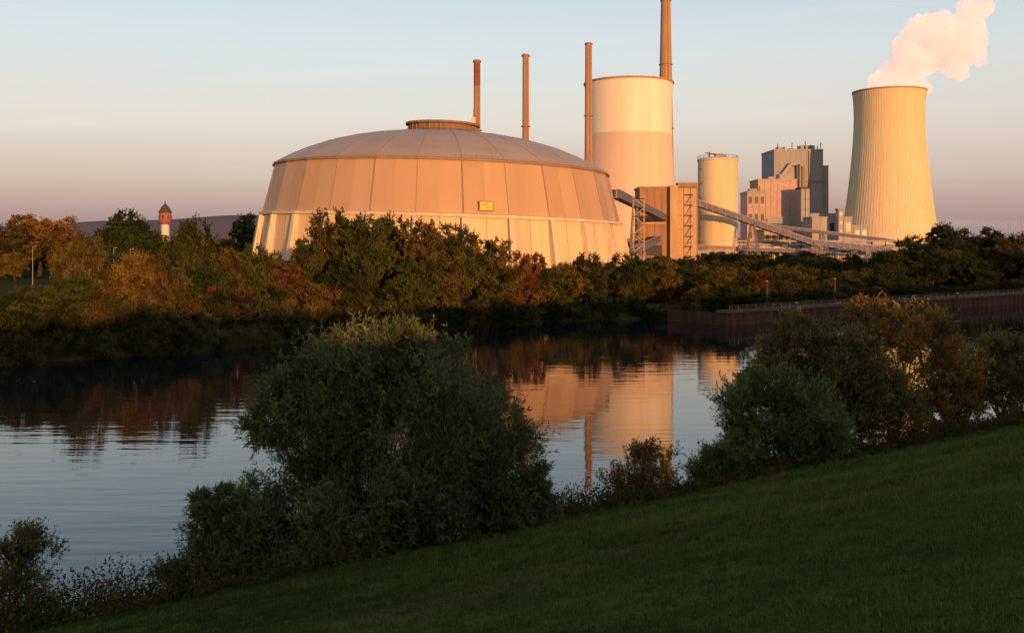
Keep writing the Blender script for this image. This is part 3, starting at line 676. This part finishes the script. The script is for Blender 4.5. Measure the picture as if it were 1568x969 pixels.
# undergrowth along near bank
r=np.random.default_rng(21); n=2100
xx=r.uniform(-24,60,n); so=r.normal(38.9,1.6,n); yy=(so+.587*xx)/.81
zz=hgt(xx,yy); hh=r.uniform(.25,1.15,n)*np.where(xx<8,1.3,.75)*np.clip(1.3-np.abs(so-39.5)/4,.3,1)*(1+.5*wob(xx*1.3,yy*1.7))
k=70; ps=np.repeat(np.stack([xx,yy,zz],1),k,0); hv=np.repeat(hh,k)
of=r.normal(size=(n*k,3))*np.stack([hv*.5,hv*.5,hv*0],1); tz=r.random(n*k)*hv
pos=ps+of; pos[:,2]+=tz
V,F_,t_=leaves(r,pos,unit(r.normal(size=(n*k,3))+[0,0,.9]),.19,.07,np.repeat(r.random(n),k))
put('bank_undergrowth',qmesh('bank_undergrowth',V,F_,['leaf_under'],np.zeros(len(F_)),t_))
# grass: sward plus taller tufts
r=np.random.default_rng(22); n=430000
D=6+72*r.random(n)**1.25; bt=r.uniform(-.56,.56,n); xx=bt*D; yy=D; s=-.587*xx+.81*yy; ok=(s<38.8)&(s>-5)&(r.random(n)>pathmask(xx,yy)*.8); xx,yy=xx[ok],yy[ok]; D=D[ok]
m=5200; Dt=6.5+50*r.random(m)**1.3; xt=r.uniform(-.56,.56,m)*Dt; st_=-.587*xt+.81*Dt; okt=(st_<38)&(r.random(m)>pathmask(xt,Dt)); xt,Dt=xt[okt],Dt[okt]
kt=26; xt2=np.repeat(xt,kt)+r.normal(size=len(xt)*kt)*.09; yt2=np.repeat(Dt,kt)+r.normal(size=len(xt)*kt)*.09
nb=len(xx); X=np.concatenate([xx,xt2]);Y2=np.concatenate([yy,yt2]); DD=np.concatenate([D,np.repeat(Dt,kt)])
pos=np.stack([X,Y2,hgt(X,Y2)-.01],1)
d=unit(r.normal(size=(len(X),3))*.6+[0,0,1]); big_=np.clip(DD/25,.6,1.6)[:,None]; big_[nb:]*=1.5
tcv=.46+.30*wob(X*1.9,Y2*2.3)+.30*wob(X*.5+3,Y2*.6)+.2*r.normal(size=len(X))+.26*np.clip((X-2)/12,-1,1)-.3*pathmask(X,Y2)
tcv[nb:]+=np.repeat(r.normal(size=len(xt))*.3,kt)
V,F_,t_=leaves(r,pos,d,.10*big_,.014*big_,np.clip(tcv,0,1))
put('grass',qmesh('grass',V,F_,['blade'],np.zeros(len(F_)),t_))

# ------------------------------------------------------------------ steam
def steam():
    import bmesh
    from mathutils import Matrix
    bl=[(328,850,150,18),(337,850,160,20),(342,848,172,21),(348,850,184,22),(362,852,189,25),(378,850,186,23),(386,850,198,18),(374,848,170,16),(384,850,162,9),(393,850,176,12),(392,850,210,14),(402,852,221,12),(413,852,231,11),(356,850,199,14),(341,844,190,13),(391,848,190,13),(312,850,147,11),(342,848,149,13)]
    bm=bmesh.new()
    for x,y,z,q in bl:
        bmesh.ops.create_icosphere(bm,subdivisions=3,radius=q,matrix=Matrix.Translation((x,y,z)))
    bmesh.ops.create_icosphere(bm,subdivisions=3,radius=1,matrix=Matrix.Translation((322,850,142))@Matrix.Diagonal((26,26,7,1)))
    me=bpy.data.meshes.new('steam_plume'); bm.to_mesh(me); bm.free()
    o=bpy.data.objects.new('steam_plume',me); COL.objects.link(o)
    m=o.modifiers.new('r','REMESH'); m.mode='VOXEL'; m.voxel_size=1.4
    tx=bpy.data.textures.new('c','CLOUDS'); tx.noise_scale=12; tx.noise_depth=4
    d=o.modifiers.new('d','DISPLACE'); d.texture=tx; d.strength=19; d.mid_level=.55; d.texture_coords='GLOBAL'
    m_,nt,out=newmat('steam'); L=nt.links
    tc=N(nt,'ShaderNodeTexCoord'); no=N(nt,'ShaderNodeTexNoise'); no.inputs['Scale'].default_value=.06; no.inputs['Detail'].default_value=4; L.new(tc.outputs['Object'],no.inputs[0])
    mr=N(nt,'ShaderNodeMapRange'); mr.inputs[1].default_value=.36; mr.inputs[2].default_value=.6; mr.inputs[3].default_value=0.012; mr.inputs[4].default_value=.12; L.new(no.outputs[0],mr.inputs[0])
    v=N(nt,'ShaderNodeVolumePrincipled'); v.inputs['Color'].default_value=(1,1,1,1); v.inputs['Anisotropy'].default_value=-.4
    # emission added in place of multiple scattering, proportional to droplet density
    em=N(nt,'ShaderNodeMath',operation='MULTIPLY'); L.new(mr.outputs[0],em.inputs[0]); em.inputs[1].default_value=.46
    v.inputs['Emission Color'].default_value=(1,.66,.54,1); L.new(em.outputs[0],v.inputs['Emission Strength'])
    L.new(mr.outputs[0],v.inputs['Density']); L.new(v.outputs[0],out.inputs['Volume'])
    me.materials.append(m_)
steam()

# ------------------------------------------------------------------ light, sky, camera
AZ=math.radians(22); EL=math.radians(3.6)
to=Vector((math.sin(AZ)*math.cos(EL),-math.cos(AZ)*math.cos(EL),math.sin(EL)))
sl=bpy.data.lights.new('sun','SUN'); sl.energy=5.0; sl.angle=math.radians(.5); sl.color=(1,.46,.16)
so_=bpy.data.objects.new('sun',sl); so_.rotation_euler=to.to_track_quat('Z','Y').to_euler(); so_.location=(0,0,100); COL.objects.link(so_)
wd=bpy.data.worlds.new('World'); sc.world=wd; wd.use_nodes=True; nt=wd.node_tree; nt.nodes.clear(); L=nt.links
out=N(nt,'ShaderNodeOutputWorld'); bg=N(nt,'ShaderNodeBackground'); bg.inputs[1].default_value=.12
sky=N(nt,'ShaderNodeTexSky',sky_type='NISHITA'); sky.sun_disc=False; sky.sun_elevation=EL; sky.sun_rotation=math.pi-AZ; sky.air_density=1; sky.dust_density=2; sky.ozone_density=2
L.new(sky.outputs[0],bg.inputs[0])
bg2=N(nt,'ShaderNodeBackground'); bg2.inputs[1].default_value=.88
tc=N(nt,'ShaderNodeTexCoord'); sx=N(nt,'ShaderNodeSeparateXYZ'); L.new(tc.outputs['Generated'],sx.inputs[0])
def rmp(pts):
    c=N(nt,'ShaderNodeValToRGB'); e=c.color_ramp.elements
    e[0].position=pts[0][0]; e[0].color=(*pts[0][1],1); e[1].position=pts[-1][0]; e[1].color=(*pts[-1][1],1)
    for p,q in pts[1:-1]: k=e.new(p); k.color=(*q,1)
    return c
c=rmp([(0,(.34,.23,.27)),(.03,(.42,.28,.30)),(.07,(.58,.42,.39)),(.12,(.70,.57,.50)),(.18,(.65,.63,.60)),(.25,(.53,.60,.63)),(.35,(.38,.47,.55)),(.6,(.19,.25,.34)),(1,(.12,.16,.23))])
L.new(sx.outputs[2],c.inputs[0]); 
no=N(nt,'ShaderNodeTexNoise'); mp=N(nt,'ShaderNodeMapping'); mp.inputs['Scale'].default_value=(2,2,22); L.new(tc.outputs['Generated'],mp.inputs[0]); L.new(mp.outputs[0],no.inputs[0]); no.inputs['Scale'].default_value=1.6; no.inputs['Detail'].default_value=6
mr=N(nt,'ShaderNodeMapRange'); mr.inputs[1].default_value=.56; mr.inputs[2].default_value=.8; mr.inputs[3].default_value=0; mr.inputs[4].default_value=.3; L.new(no.outputs[0],mr.inputs[0])
mx=N(nt,'ShaderNodeMix',data_type='RGBA'); L.new(mr.outputs[0],mx.inputs[0]); L.new(c.outputs[0],mx.inputs[6]); mx.inputs[7].default_value=(.82,.70,.66,1)
L.new(mx.outputs[2],bg2.inputs[0])
ad=N(nt,'ShaderNodeAddShader'); L.new(bg.outputs[0],ad.inputs[0]); L.new(bg2.outputs[0],ad.inputs[1]); L.new(ad.outputs[0],out.inputs[0])
cam=bpy.data.cameras.new('camera'); cam.lens=35.0; cam.sensor_width=36; cam.shift_y=-.0717; cam.clip_start=.3; cam.clip_end=30000
co=bpy.data.objects.new('camera',cam); co.location=(0,0,15); co.rotation_euler=(math.pi/2,0,0); COL.objects.link(co); sc.camera=co
